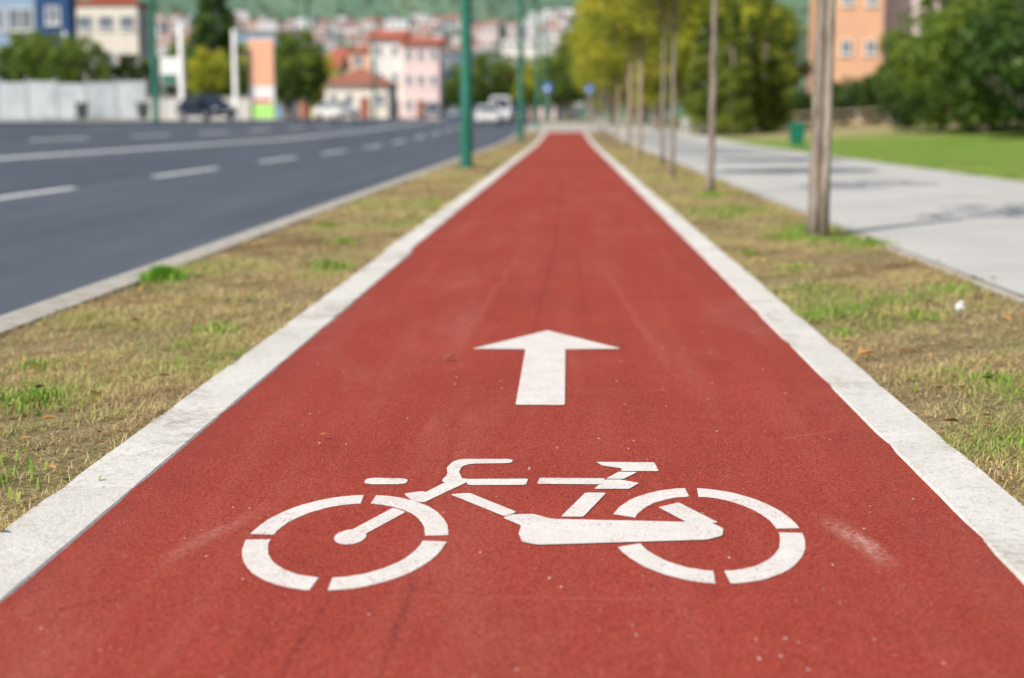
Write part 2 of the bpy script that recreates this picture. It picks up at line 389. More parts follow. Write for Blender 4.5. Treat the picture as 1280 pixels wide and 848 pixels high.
# ---------------------------------------------------------------- grass blades
def patch(x,y):
    v=0
    for a,bb,c,w in ((1.9,.7,.3,.3),(-1.1,1.7,1.9,.25),(3.7,-2.3,.5,.22),(5.1,4.3,2.2,.18),(9.3,-7.1,4,.16),(-13,11,1,.14),(23,-17,2,.10)):
        v=v+w*np.sin(a*x+bb*y+c)
    return v
def blades(name,x0,x1,bands,bias=None,seed=1):
    r=np.random.default_rng(seed); Vs=[];Ts=[]
    for (y0,y1,dens,ln,wd) in bands:
        n=int((x1-x0)*(y1-y0)*dens)
        x=r.uniform(x0,x1,n); y=r.uniform(y0,y1,n)
        p=patch(x,y); q=patch(y*1.7+3,x*2.1)
        keep=r.random(n)<np.clip(.58+q*.9,.10,1); x=x[keep];y=y[keep];p=p[keep];n=len(x)
        L=ln*r.uniform(.35,1.5,n)*(1+.6*np.clip(p,-.6,1)); a=r.uniform(0,2*math.pi,n); tilt=r.uniform(.05,.95,n)
        g=.46+p*.50+r.normal(0,.12,n)+(bias(x,y) if bias else 0)
        dead=r.random(n)<.32; g=np.where(dead,r.uniform(.0,.5,n),g)
        tilt=np.where(dead,tilt*.3,tilt); L=np.where(dead,L*1.3,L)
        dx,dy=np.cos(a)*np.cos(tilt),np.sin(a)*np.cos(tilt); dz=np.sin(tilt)
        px,py=-np.sin(a)*wd/2,np.cos(a)*wd/2
        z0=np.zeros(n)-.006+np.where(dead,r.uniform(0,.012,n),0)
        A=np.stack([x-px,y-py,z0],1);Bb=np.stack([x+px,y+py,z0],1)
        M=np.stack([x+dx*L*.55+px*.7,y+dy*L*.55+py*.7,z0+dz*L*.62],1)
        M2=np.stack([x+dx*L*.55-px*.7,y+dy*L*.55-py*.7,z0+dz*L*.62],1)
        T=np.stack([x+dx*L*1.05,y+dy*L*1.05,z0+dz*L*.9],1)
        Vs.append(np.stack([A,Bb,M,M2,T],1).reshape(-1,3)); Ts.append(np.repeat(np.clip(g,0,1),5))
    V=np.concatenate(Vs);T=np.concatenate(Ts); n=len(V)//5; k=np.arange(n)*5
    q=np.stack([k,k+1,k+2,k+3],1).tolist(); t3=np.stack([k+3,k+2,k+4],1).tolist()
    o=mesh(name,V,q+t3,BLADE,kind='stuff')
    at=o.data.attributes.new('tint','FLOAT','POINT'); at.data.foreach_set('value',T.astype(np.float32))
    return o
bands=[(2.4,7,18000,.028,.0026),(7,13,7000,.036,.0042),(13,24,2400,.042,.008),(24,50,650,.05,.015)]
gs=lambda x,y,cx,cy,rx,ry,a: a*np.exp(-(((x-cx)/rx)**2+((y-cy)/ry)**2))
blades('grass',-2.47,-1.262,bands,bias=lambda x,y:-.16+gs(x,y,-1.6,3.6,.4,.7,.36)+gs(x,y,-1.9,4.7,.3,.45,.34)+gs(x,y,-1.6,15,.7,6,.16)+gs(x,y,-1.45,9.4,.2,.9,.32)+gs(x,y,-2.3,8.8,.25,.5,.3),seed=3)
blades('grass',1.085,2.36,bands,bias=lambda x,y:-.05+gs(x,y,2.05,12,.35,1.6,.36)+gs(x,y,1.5,4.4,.35,.7,.16)+gs(x,y,1.8,19,.4,4,.2)+gs(x,y,1.35,8,.2,1,.2)+gs(x,y,2.0,6.6,.25,.6,.2),seed=4)
blades('grass',6.75,11,[(22,40,260,.06,.02)],bias=lambda x,y:.33+0*x,seed=9)
TV=[];TF=[];TT=[]
def tuft(loc,n,R,h,g0,seed):
    r=np.random.default_rng(seed)
    for i in range(n):
        a=r.uniform(0,6.28); rr=R*abs(r.normal(0,.5)); a2=r.uniform(0,6.28); x=loc[0]+math.cos(a)*rr;y=loc[1]+math.sin(a)*rr*1.3
        L=h*r.uniform(.4,1.2)*(1-.4*min(rr/R,1)); o=r.uniform(.2,1.2); w=.003*r.uniform(.7,1.6)
        dx,dy=math.cos(a2)*o*L*.7,math.sin(a2)*o*L*.7; px,py=-math.sin(a2)*w,math.cos(a2)*w; k=len(TV)
        TV.extend([(x-px,y-py,-.01),(x+px,y+py,-.01),(x+dx*.5+px,y+dy*.5+py,L*.6),(x+dx*.5-px,y+dy*.5-py,L*.6),(x+dx,y+dy,L*.85)])
        TF.extend([(k,k+1,k+2,k+3),(k+3,k+2,k+4)]); TT.extend([min(1,max(0,g0+r.normal(0,.10)))]*5)
for i,(x,y,n,R,h,g) in enumerate([(-2.36,8.75,800,.13,.10,1.0),(-1.75,4.9,260,.22,.045,.78),(-1.9,4.2,300,.25,.05,.78),(-1.55,6.6,160,.18,.045,.76),
     (-1.55,3.75,300,.26,.045,.78),(-1.48,9.4,300,.16,.08,.78),(1.75,11.9,300,.28,.08,.82),(2.25,11.4,260,.24,.07,.82),(1.5,5.4,180,.22,.04,.76),
     (2.0,12.7,280,.25,.09,.82),(1.75,18.6,260,.3,.09,.82),(1.45,9.5,160,.22,.045,.76),(-2.1,13.2,160,.2,.06,.8),(-1.5,17,200,.25,.06,.8),(2.1,8.3,200,.2,.05,.8),(1.35,4.2,180,.2,.035,.78),
     (1.9,5.6,150,.24,.04,.76),(-2.0,5.6,120,.2,.04,.72),(1.65,7.2,170,.24,.045,.76),(-1.7,11.5,160,.25,.05,.76),(1.5,14.5,200,.25,.06,.8),(2.2,6.3,160,.2,.045,.78),(1.2,6.6,90,.12,.035,.78),(1.25,10.6,120,.14,.04,.78)]):
    tuft((x,y),n,R,h,g,50+i)
o=mesh('grass_tufts',TV,TF,BLADE,kind='stuff'); at=o.data.attributes.new('tint','FLOAT','POINT'); at.data.foreach_set('value',TT)
LV=m_leaf('fallen_leaf',(.10,.05,.022),(.36,.21,.08),(.62,.34,.10),.2)
r=np.random.default_rng(12); V=[];F=[];T=[]
for i in range(700):
    side=r.random()
    if side<.50: x=r.uniform(-2.6,-1.26)
    elif side<.992: x=r.uniform(1.09,2.5)
    else: x=r.uniform(-1.2,1.05)
    y=3+20*r.random()**1.6; s=r.uniform(.006,.026); a=r.uniform(0,6.28); k=len(V)
    if -1.27<x<1.1: s*=.5
    z=.012 if -1.27<x<1.1 else .024
    pts=[(-1,0),(-.4,.45),(.4,.5),(1.2,0),(.4,-.5),(-.4,-.42)]
    for (u,v) in pts: V.append((x+s*(u*math.cos(a)-v*math.sin(a)),y+s*(u*math.sin(a)+v*math.cos(a)),z+abs(v)*s*.6+r.uniform(0,.3)*s))
    F+=[(k,k+1,k+2,k+3),(k,k+3,k+4,k+5)]; T+=[r.random()]*6
o=mesh('fallen_leaves',V,F,LV,kind='stuff'); at=o.data.attributes.new('tint','FLOAT','POINT'); at.data.foreach_set('value',T)
def leaf(x,y,s,t,label):
    V=[];a=.5
    for (u,v) in [(-1,0),(-.4,.45),(.4,.5),(1.2,0),(.4,-.5),(-.4,-.42)]: V.append((s*(u*math.cos(a)-v*math.sin(a)),s*(u*math.sin(a)+v*math.cos(a)),abs(v)*s*.7+.003))
    o=mesh('fallen_leaf',V,[(0,1,2,3),(0,3,4,5)],LV,loc=(x,y,.014),label=label,category='leaf')
    at=o.data.attributes.new('tint','FLOAT','POINT'); at.data.foreach_set('value',[t]*6)
leaf(1.165,5.9,.042,.95,'orange dry leaf at the edge of the white kerb')
leaf(-.70,4.3,.012,.8,'small orange leaf on the red lane')
leaf(-.45,5.75,.024,.5,'thin brown leaf lying on the red lane')
V,F=tube([(0,0,0),(.01,.01,.02),(.02,0,.045)],[.02,.028,.012],7)
mesh('paper_litter',[(a+random.uniform(-.006,.006),b_+random.uniform(-.006,.006),c) for a,b_,c in V],F,WHITE,loc=(1.86,7.25,.02),label='crumpled white paper scrap in the grass',category='litter')
GR=simple('pale_grit',(.6,.55,.5),(.35,.3,.27),50,.9)
b=B()
for i in range(260):
    x=random.uniform(-1.0,.88); y=2.4+6*random.random()**1.4; s=random.uniform(.0012,.0038)
    b.add(tube([(x,y,0),(x,y,s*.7),(x,y,s)],[s,s*.9,s*.4],6))
b.obj('grit',[GR],kind='stuff')
YF=simple('yellow_petal',(.85,.62,.03),(.75,.5,.02),9,.6)
for (x,y) in ((2.05,8.4),(1.62,10.2),(2.2,9.0),(1.45,6.9),(2.12,7.7),(1.8,9.4)):
    e=empty('dandelion',(x,y,0),label='tiny yellow dandelion flower in the verge',category='flower',group='yellow flowers in the verge')
    V,F=tube([(0,0,0),(0.003,0,.05)],[.0015,.0012],5); mesh('stem',V,F,BLADE,parent=e)
    V=[(0,0,.052)];F=[]
    for k in range(24):
        a=6.283*k/24; V.append(((.016 if k%2 else .010)*math.cos(a),(.016 if k%2 else .010)*math.sin(a),.056))
    for k in range(24): F.append((0,1+k,1+(k+1)%24))
    mesh('petals',V,F,YF,parent=e)

# ---------------------------------------------------------------- trees
def foliage(name,C,R,T,per,size,mat,parent,seed,flat=1.0):
    r=np.random.default_rng(seed); n=len(C)*per
    c=np.repeat(np.array(C),per,0); rad=np.repeat(np.array(R),per)
    d=r.normal(size=(n,3)); d/=np.linalg.norm(d,axis=1)[:,None]
    p=c+d*(rad*r.random(n)**.45)[:,None]*np.array([1,1,flat])
    u=r.normal(size=(n,3)); u/=np.linalg.norm(u,axis=1)[:,None]
    w=r.normal(size=(n,3)); w-=u*(w*u).sum(1)[:,None]; w/=np.linalg.norm(w,axis=1)[:,None]
    s=size*r.uniform(.6,1.3,n)[:,None]
    V=np.stack([p-u*s,p+w*s*.55,p+u*s,p-w*s*.55],1).reshape(-1,3)
    k=np.arange(n)*4; F=np.stack([k,k+1,k+2,k+3],1)
    t=np.repeat(np.clip(np.repeat(np.array(T),per)+r.normal(0,.16,n),0,1),4)
    o=mesh(name,V,F,mat,parent=parent)
    at=o.data.attributes.new('tint','FLOAT','POINT'); at.data.foreach_set('value',t.astype(np.float32)); return o
def tree(kind,H,cb,rx,trunk_r,mat,nc,per,leaf_s,seed,loc=(0,0,0),lean=(0,0),shape='round',bark=None,clump=.32,wob=.010,**props):
    r=random.Random(seed); e=empty(kind,loc,**props)
    pts=[];rad=[]
    top=H*.82 if shape!='cone' else H*.93
    for i in range(17):
        f=i/16; pts.append((lean[0]*f*top+r.uniform(-wob,wob)*H*.25*(i>0),lean[1]*f*top+r.uniform(-wob,wob)*H*.25*(i>0),f*top-.03*(i==0)))
        rad.append(trunk_r*(1.22 if i==0 else 1-.70*f)*r.uniform(.94,1.05))
    b=B().add(tube(pts,rad,12)); C=[];R=[];T=[]
    cx,cy=lean[0]*H*.7,lean[1]*H*.7
    for i in range(nc):
        if shape=='cone':
            f=r.random()**1.15; z=cb+(H-cb)*f; rr=rx*(1-f*.88)*(.55+.45*r.random()); a=r.uniform(0,6.283)
            x,y=rr*math.cos(a),rr*math.sin(a); cr=clump*rx*(1.1-f*.6)
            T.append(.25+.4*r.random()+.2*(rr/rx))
        else:
            while True:
                x,y,q=r.uniform(-1,1),r.uniform(-1,1),r.uniform(-1,1)
                if .12<x*x+y*y+q*q<1: break
            if q<0: x*=1+.15*q; y*=1+.15*q
            z=(cb+H)/2+q*(H-cb)/2*.92; x=x*rx+cx; y=y*rx+cy; cr=clump*rx*r.uniform(.6,1.25)
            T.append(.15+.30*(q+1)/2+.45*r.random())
            if i%3==0:
                h0=cb*(.8 if cb<2 else .98)+(z-cb*.8)*.35*r.random(); f=min(h0/top,1)
                p0=Vector((lean[0]*f*top,lean[1]*f*top,h0)); p1=Vector((x,y,z))
                m=(p0+p1)/2+Vector((0,0,-.06*H*r.random()))
                rr0=trunk_r*(1-.75*f)*.5; b.add(tube([p0,m,p1],[rr0,rr0*.6,rr0*.2],6,False))
        C.append((x,y,z));R.append(cr)
    b.obj('trunk',[bark or BARK],parent=e,smooth=True)
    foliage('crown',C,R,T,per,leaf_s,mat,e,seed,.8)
    return e
GRP='young trees along the lane verge'
v0=tree('street_tree',5.4,2.60,1.0,.060,LF_Y,24,44,.055,11,(1.985,12.27,-.01),(.006,0),label='young tree with weathered grey trunk beside walkway',category='tree',group=GRP,clump=.26,wob=.005)
v1=tree('street_tree',5.2,2.65,1.0,.050,LF_Y,30,50,.055,12,(1.75,18.7,-.01),(.008,0),label='young thin tree in the grass verge',category='tree',group=GRP,clump=.26,wob=.005)
v2=tree('street_tree',5.2,2.30,1.3,.042,LF_Y,95,80,.055,13,(1.70,24.8,-.01),(.0,0),label='young thin tree in the grass verge',category='tree',group=GRP,clump=.28,wob=.004)
yy=31.8
for i in range(12):
    x=1.80+random.uniform(-.18,.18); sc=random.uniform(.88,1.18)
    copy_thing(v2,(x,yy,gz(x,yy)-.01),random.uniform(0,6.28),(sc*random.uniform(.9,1.15),sc,sc),label='young yellow-green tree in the grass verge'); yy+=7.2+random.uniform(-1.2,1.2)
    if yy>YEND-2 and yy<100: yy=101
V,F=tube([(0,0,-.05),(.002,0,.6),(.006,.002,1.3),(.010,0,2.35),(.012,0,2.42)],[.042,.038,.035,.032,.02],10)
mesh('wooden_stake',V,F,WOODG,loc=(2.048,12.19,0),smooth=True,label='weathered wooden stake pressed against a grey trunk',category='stake',group='wooden tree stakes')
for (x,y,h) in ((2.02,43.5,3.0),(2.05,50,2.9),(2.05,62,2.8)):
    V,F=tube([(0,0,-.05),(.01,.01,h*.5),(0.02,0,h-.05),(.02,0,h)],[.05,.045,.04,.03],9)
    mesh('wooden_stake',V,F,WOOD,loc=(x,y,gz(x,y)),label='pale wooden stake supporting a young tree',category='stake',group='wooden tree stakes')

T1=tree('deciduous_tree',9,1.2,3.3,.2,LF_G,110,85,.16,21,(19.6,72,gz(19.6,72)),label='leafy green tree behind the lawn',category='tree',clump=.24)
T2=tree('deciduous_tree',8,1.0,2.8,.18,LF_Y,100,80,.15,22,(5.4,92,gz(5.4,92)),label='yellow-green leafy tree beside the walkway',category='tree',clump=.25)
T3=tree('deciduous_tree',5.6,.3,2.6,.14,LF_D,110,85,.13,23,(15.2,50,gz(15.2,50)),label='dense green tree at the lawn edge',category='tree',clump=.25)
T4=tree('deciduous_tree',6,1.2,2.2,.15,LF_G,90,70,.14,24,(-18.2,103,gz(-18.2,103)),label='round green tree on the far pavement',category='tree',clump=.26)
C1=tree('conifer_tree',6.4,.1,1.15,.12,LF_C,110,80,.10,25,(6.9,78,gz(6.9,78)),shape='cone',label='columnar green conifer on the lawn',category='tree',clump=.34)
def cp(t,x,y,s=1,lab=None,z=None,mat=None,gr=None):
    c=copy_thing(t,(x,y,gz(x,y)-.02 if z is None else z),random.uniform(0,6.28),s)
    if lab: c['label']=lab
    if gr: c['group']=gr
    if mat:
        for ch in c.children:
            if ch.name.startswith('crown'): ch.data=ch.data.copy(); ch.data.materials[0]=mat
    return c
for x,y,s in ((8.1,76,1.0),(9.2,78,.92),(7.6,83,1.15),(10.2,80,1.1),(8.9,86,1.25),(11.4,84,.95)): cp(C1,x,y,s,gr='conifers on the lawn')
for x,y,s,t in ((5.9,104,1.1,T2),(8.2,100,1.2,T2),(11.3,96,1.0,T2),(12.4,98,.9,T1),(12.0,110,1.3,T2),(9.5,112,1.5,T1),(5.0,118,1.1,T2),
                (19.0,84,.68,T1),(20.9,74,.75,T1),(22.8,72,1.0,T1),(24,64,1.1,T1),(27,66,1.2,T1),(24,84,1.0,T2),(28,88,1.2,T2),(6.5,128,1.3,T1),(3.8,132,1.1,T2),(3.2,112,.8,T2)):
    cp(t,x,y,s,gr='leafy trees behind the lawn')
for x,y,s,m in ((16.9,54,1.15,None),(15.9,59,1.0,LF_G),(18.2,58,1.3,None),(19.8,62,1.4,None),(15.4,64,.8,LF_G),(17.2,66,1.0,None),(21.5,60,1.5,None),(14.9,68,.55,None)): cp(T3,x,y,s,mat=m,gr='dense trees at the lawn edge')
for x,y,s in ((14.4,86,.42),(15.8,88,.5),(13.0,88,.40),(17.2,86,.55),(11.8,90,.5)):
    c=cp(T3,x,y,s,'dark green hedge shrub before the orange building',gr='dark shrubs before the orange building'); c.name='shrub'; c['category']='shrub'
# low fence along the far edge of the lawn
e=empty('fence',(8.6,80,gz(8.6,80)),label='low post and rail fence beyond the lawn',category='fence')
zf=lambda k: gz(8.6+k*1.6,80)-gz(8.6,80)
b=B()
for k in range(9): b.add(box(k*1.6-.04,k*1.6+.04,-.04,.04,zf(k)-.1,zf(k)+1.0))
b.obj('post',[WOODG],parent=e); b=B()
for k in range(8):
    for h in (.5,.9):
        b.add(([(k*1.6+.041,-.02,zf(k)+h),(k*1.6+.041,.02,zf(k)+h),(k*1.6+.041,.02,zf(k)+h+.09),(k*1.6+.041,-.02,zf(k)+h+.09),(k*1.6+1.559,-.02,zf(k+1)+h),(k*1.6+1.559,.02,zf(k+1)+h),(k*1.6+1.559,.02,zf(k+1)+h+.09),(k*1.6+1.559,-.02,zf(k+1)+h+.09)],[(0,4,5,1),(1,5,6,2),(2,6,7,3),(3,7,4,0)]))
b.obj('rail',[WOODG],parent=e)

for x,y,s,m in ((-27.5,86,.8,None),(-30,88,.85,None),(-32.5,92,.9,None),(-25.6,110,.85,LF_Y),(-28.6,114,.95,None),(-32.0,112,.8,None),(-23.6,118,.85,None),(-20.3,110,.8,None),(-22.6,124,1.0,None)):
    cp(T4,x,y,s,'round green tree behind the far pavement',mat=m,gr='green trees across the road')
cp(C1,-27.6,120,2.1,'tall dark conifer behind the white building',mat=LF_D); cp(C1,-29.0,126,2.0,'tall dark conifer behind the white building',mat=LF_D)
for x,y,s in ((-33,150,1.0),(-39,160,1.2),(-27,165,.9),(-10,200,1.0),(-12.5,190,.8),(-7,210,1.0),(-24,200,.9),(-1,180,1.0),(0,150,.8),(2.6,160,1.2),(-3,230,1.1),(-4,175,.8),(-17,215,1.0),(4,190,1.5),(8,170,1.6),(-46,190,1.3),(-36,210,1.1)):
    cp(random.choice((T1,T4,T2)),x,y,s,'green tree among distant buildings',z=1.0,gr='trees among distant buildings')

# ---------------------------------------------------------------- buildings
def wallmat(name,c): return simple(name,c,tuple(v*.9 for v in c),.8,.85,.2,(20,.2,.01))
W_WHITE=wallmat('white_render',(.74,.72,.68)); W_PINK=wallmat('pale_pink_render',(.80,.62,.60)); W_ORG=wallmat('peach_render',(.70,.41,.27))
W_CREAM=wallmat('cream_render',(.74,.69,.60)); W_BLUE=wallmat('dark_blue_cladding',(.03,.075,.18)); W_LB=wallmat('blue_grey_cladding',(.24,.34,.47))
W_LAV=wallmat('pinkish_render',(.74,.58,.60)); W_GREY=wallmat('grey_render',(.46,.46,.47)); W_YEL=wallmat('yellow_render',(.70,.58,.32))
R_TER=simple('terracotta_tiles',(.44,.13,.08),(.34,.10,.065),2,.85); R_BRN=simple('brown_tiles',(.34,.13,.09),(.26,.10,.07),2,.85)
R_GRY=simple('grey_roof',(.28,.28,.29),(.22,.22,.23),2,.85); RED=simple('red_sign_enamel',(.70,.025,.025),(.6,.02,.02),3,.5)
def windowmesh(w,h):
    b=B(); t=.07; d=.06
    b.add(box(-w/2,w/2,-d,.02,-h/2,-h/2+t)); b.add(box(-w/2,w/2,-d,.02,h/2-t,h/2)); b.add(box(-w/2,-w/2+t,-d+.003,.02,-h/2+t,h/2-t)); b.add(box(w/2-t,w/2,-d+.003,.02,-h/2+t,h/2-t))
    b.add(box(-.025,.025,-d+.006,.02,-h/2+t,h/2-t))
    b.add(box(-w/2+t,w/2-t,-.03,.01,-h/2+t,h/2-t),1)
    b.add(box(-w/2-.05,w/2+.05,-.12,.02,-h/2-.06,-h/2-.003))
    me=bpy.data.meshes.new('window'); me.from_pydata(b.V,[],b.F); me.materials.append(WHITE); me.materials.append(WGL); me.polygons.foreach_set('material_index',b.I); return me
WM={}
def building(name,x,y,w,d,h,wall,floors,bays,label,cat='building',roof='flat',roofmat=None,rz=0,ww=1.3,wh=1.4,z=None,sidebays=0,side=1,rh=2.2,door=True,group=None):
    e=empty(name,(x,y,gz(x,y)-.05 if z is None else z),rz,label=label,category=cat,group=group)
    b=B().add(box(-w/2,w/2,0,d,-.5,h)); 
    if roof=='gable':
        b.add(([(-w/2+.001,.001,h),(-w/2+.001,d-.001,h),(-w/2+.001,d/2,h+rh),(w/2-.001,.001,h),(w/2-.001,d-.001,h),(w/2-.001,d/2,h+rh)],[(0,2,1),(3,4,5)]))
    b.obj('wall',[wall],parent=e)
    rm=roofmat or R_GRY
    if roof=='flat':
        B().add(box(-w/2-.15,w/2+.15,-.15,d+.15,h+.002,h+.35)).obj('roof',[rm],parent=e)
    elif roof=='gable':
        o=.45; V=[(-w/2-o,-o,h-.1),(w/2+o,-o,h-.1),(w/2+o,d/2,h+rh+.06),(-w/2-o,d/2,h+rh+.06),(-w/2-o,d+o,h-.1),(w/2+o,d+o,h-.1)]
        V2=[(a,b_,c+.16) for a,b_,c in V]
        mesh('roof',V+V2,[(0,3,2,1),(3,4,5,2),(6,7,8,9),(9,8,11,10),(0,1,7,6),(4,10,11,5),(0,6,9,3),(3,9,10,4),(1,2,8,7),(2,5,11,8)],rm,parent=e)
    elif roof=='hip':
        o=.5; q=min(w,d)/2*.95
        V=[(-w/2-o,-o,h),(w/2+o,-o,h),(w/2+o,d+o,h),(-w/2-o,d+o,h),(-w/2+q,d/2,h+rh),(w/2-q,d/2,h+rh)]
        ro=mesh('roof',V,[(0,3,2,1),(0,1,5,4),(2,3,4,5),(1,2,5),(3,0,4)],rm,parent=e)
        B().add(box(w*.15,w*.15+.6,d*.4,d*.4+.6,h+rh*.2,h+rh+.7)).obj('chimney',[W_GREY],parent=ro)
    key=(ww,wh)
    if key not in WM: WM[key]=windowmesh(ww,wh)
    fh=h/floors
    def win(px,py,pz,r):
        o=bpy.data.objects.new('window',WM[key]); COL.objects.link(o); o.parent=e; o.location=(px,py,pz); o.rotation_euler=(0,0,r)
    for f in range(floors):
        zc=fh*f+fh*.55
        for k in range(bays):
            px=-w/2+w*(k+.5)/bays
            if f==0 and door and k==bays//2: continue
            win(px,-.02,zc,0)
        for k in range(sidebays):
            win(side*(w/2+.02),d*(k+.5)/sidebays,zc,math.pi/2*side)
    if door:
        px=-w/2+w*(bays//2+.5)/bays
        b=B().add(box(px-.6,px+.6,-.08,.01,0,2.2)); b.add(box(px-.5,px+.5,-.1,-.083,.05,2.1),1); b.obj('door',[WHITE,R_BRN],parent=e)
    return e
building('office_building',-45.4,104,18.6,4,10.6,W_LB,4,9,'blue grey clad office building with window bands','building',roofmat=R_GRY,ww=1.8,wh=1.5)
building('office_tower',-34.9,104,2.2,1.6,11,W_BLUE,4,1,'dark blue clad tower of an office building','building',ww=1.0,wh=1.2,door=False)
wb=building('commercial_building',-36.1,120,5.0,5,8.8,W_CREAM,3,3,'cream white commercial building with red rooftop sign','building',ww=1.2,wh=1.1,sidebays=2,roofmat=R_TER)
b=B()
for k in range(6):
    x=-.9+k*.58; b.add(box(x,x+.40,-.3,-.2,9.25,10.1)); 
b.add(box(-1.0,2.45,-.19,-.13,9.17,9.23)); b.obj('rooftop_sign',[RED],parent=wb)
building('house',-20.6,150,6.2,8,3.3,W_CREAM,1,4,'cream house with brown tiled hip roof','house','hip',R_BRN,rh=1.7,ww=.9,wh=1.2)
building('apartment_building',-20.2,172,3.6,6,8.9,W_WHITE,3,2,'white stair wing with red tiled roof','building','gable',R_TER,rh=.8,ww=.8,wh=1.0)
building('apartment_building',-16.3,171,4.1,6,8.3,W_PINK,3,3,'pale pink building with red tiled roof','building','gable',R_TER,rh=.6,ww=.8,wh=1.1)
building('apartment_building',-26.8,205,4.6,6,9.0,W_ORG,3,2,'orange apartment building with tiled hip roof','building','hip',R_TER,rh=1.0)
building('apartment_building',-31.5,232,8,8,9.5,W_CREAM,3,4,'cream apartment building with tiled roof','building','gable',R_TER,rh=1)
building('office_building',-14.6,235,8.4,8,10.0,W_BLUE,3,4,'dark blue glass-fronted building','building',ww=1.7,wh=2)
building('apartment_building',-9.5,330,9,8,17,W_WHITE,6,5,'white apartment block with dark windows','building',ww=1.1,wh=1.2)
building('apartment_building',-.6,350,8,8,19,W_WHITE,6,4,'white apartment block with dark windows','building',ww=1.1,wh=1.2)
building('apartment_building',-22.5,345,9,8,13,W_WHITE,4,5,'white apartment block with dark windows','building')
building('warehouse',-32.5,150,9,8,8.2,W_LB,2,4,'pale blue warehouse behind trees','building')
building('house',-31,180,8,8,6,W_YEL,2,3,'yellow house with red tiled roof','house','gable',R_TER,rh=1.4)
building('house',-12,290,8,8,8,W_ORG,2,3,'orange house with red tiled roof','house','gable',R_TER,rh=1.4)
building('house',-5.5,265,7,8,6,W_PINK,2,3,'pink house with red tiled roof','house','gable',R_TER,rh=1.4)
building('house',-41,265,9,8,8,W_WHITE,2,3,'white house with red tiled roof','house','gable',R_TER,rh=1.4)
building('house',-50,300,9,8,10,W_CREAM,3,3,'cream house with red tiled roof','house','gable',R_TER,rh=1.4)
building('apartment_building',17.9,96,3.0,10,15,W_ORG,5,2,'peach orange apartment block among trees','building',ww=.7,wh=.9)
building('apartment_building',21.5,99,4.0,12,13,W_LAV,4,2,'pale pinkish apartment block among trees','building',ww=.8,wh=1)
building('apartment_building',26.5,104,5,12,14,W_WHITE,5,3,'white apartment block among trees','building')

# ---------------------------------------------------------------- hill and its houses
def hz(x,y):
    t=y-370
    z=.6+ (t*.088 if t>0 else -2)
    if y>1080: z+=(y-1080)*.26
    z+=np.sin(x*.011+1)*4*min(max(t/500,0),1)+np.sin(x*.004+y*.003)*7*min(max(t/800,0),1)+np.sin(x*.03+y*.02)*1.0*min(max(t/400,0),1)
    return float(z)
V=[];F=[];hx=np.linspace(-1800,1500,90);hy=np.concatenate([np.linspace(360,1100,40),np.linspace(1140,2300,30)])
for y in hy:
    for x in hx: V.append((x,y,hz(x,y)))
n=len(hx)
for i in range(len(hy)-1):
    for j in range(n-1): F.append((i*n+j,i*n+j+1,(i+1)*n+j+1,(i+1)*n+j))
t=NT('hazy_hillside_meadow_forest'); c=t.mix(t.rng(t.noise(.012,6,.65),.38,.62),(.10,.17,.12),(.16,.23,.15))  # distance haze painted into the hill greens, making them pale and bluish
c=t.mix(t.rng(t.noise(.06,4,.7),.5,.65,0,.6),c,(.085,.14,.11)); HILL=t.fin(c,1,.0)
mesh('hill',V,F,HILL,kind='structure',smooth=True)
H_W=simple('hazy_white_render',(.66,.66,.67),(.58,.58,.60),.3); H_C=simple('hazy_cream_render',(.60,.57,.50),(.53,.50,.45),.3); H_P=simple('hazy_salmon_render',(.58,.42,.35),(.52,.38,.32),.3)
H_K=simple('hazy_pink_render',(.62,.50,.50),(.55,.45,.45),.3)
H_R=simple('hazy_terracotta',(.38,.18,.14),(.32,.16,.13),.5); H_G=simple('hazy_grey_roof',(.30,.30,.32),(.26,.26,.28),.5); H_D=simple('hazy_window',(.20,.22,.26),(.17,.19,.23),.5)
tm=[]
for k,(wm,w,d,h,rf) in enumerate(((H_W,8,7,6.5,H_R),(H_C,7,7,6,H_R),(H_P,7,7,7,H_R),(H_W,10,8,9,H_G),(H_K,8,7,8,H_G))):
    b=B().add(box(-w/2,w/2,0,d,-3,h)); rh=1.4 if rf is H_R else .5; o=.3
    b.add(([(-w/2-o,-o,h-.1),(w/2+o,-o,h-.1),(w/2+o,d/2,h+rh),(-w/2-o,d/2,h+rh),(-w/2-o,d+o,h-.1),(w/2+o,d+o,h-.1)],[(0,1,2,3),(3,2,5,4),(0,3,4),(1,5,2)]),1)
    for f in range(2):
        for q in range(3): 
            x=-w/2+w*(q+.5)/3; z=h/2*f+h*.25; b.add(box(x-.65,x+.65,-.05,.01,z-.7,z+.7),2)
    me=bpy.data.meshes.new('hillside_house'); me.from_pydata(b.V,[],b.F)
    for m in (wm,rf,H_D): me.materials.append(m)
    me.polygons.foreach_set('material_index',b.I); tm.append(me)
names=['white house with terracotta roof on the hillside','cream house with terracotta roof on the hillside','salmon house with terracotta roof on the hillside','large white house with grey roof on the hillside','pink house with grey roof on the hillside']
r=random.Random(5); cnt=0
while cnt<295:
    y=480+610*r.random()**.8; x=y*r.uniform(-.31,.02)
    k=r.choice([0,0,0,1,1,2,3,3,4])
    o=bpy.data.objects.new('hillside_house',tm[k]); COL.objects.link(o); o.location=(x,y,hz(x,y)); o.rotation_euler=(0,0,r.uniform(-.7,.7)); s=r.uniform(.65,1.1); o.scale=(s*r.uniform(.8,1.3),s,s*r.uniform(.8,1.2))
    setp(o,label=names[k],category='house',group='houses scattered on the hillside'); cnt+=1
C=[];R=[];T=[]
for i in range(2300):
    y=380+820*r.random(); x=y*r.uniform(-.42,.2); C.append((x,y,hz(x,y)+1.5)); R.append(r.uniform(1.5,4)); T.append(r.random())
o=foliage('hillside_trees',C,R,T,26,1.2,LF_H,None,77); o['kind']='stuff'

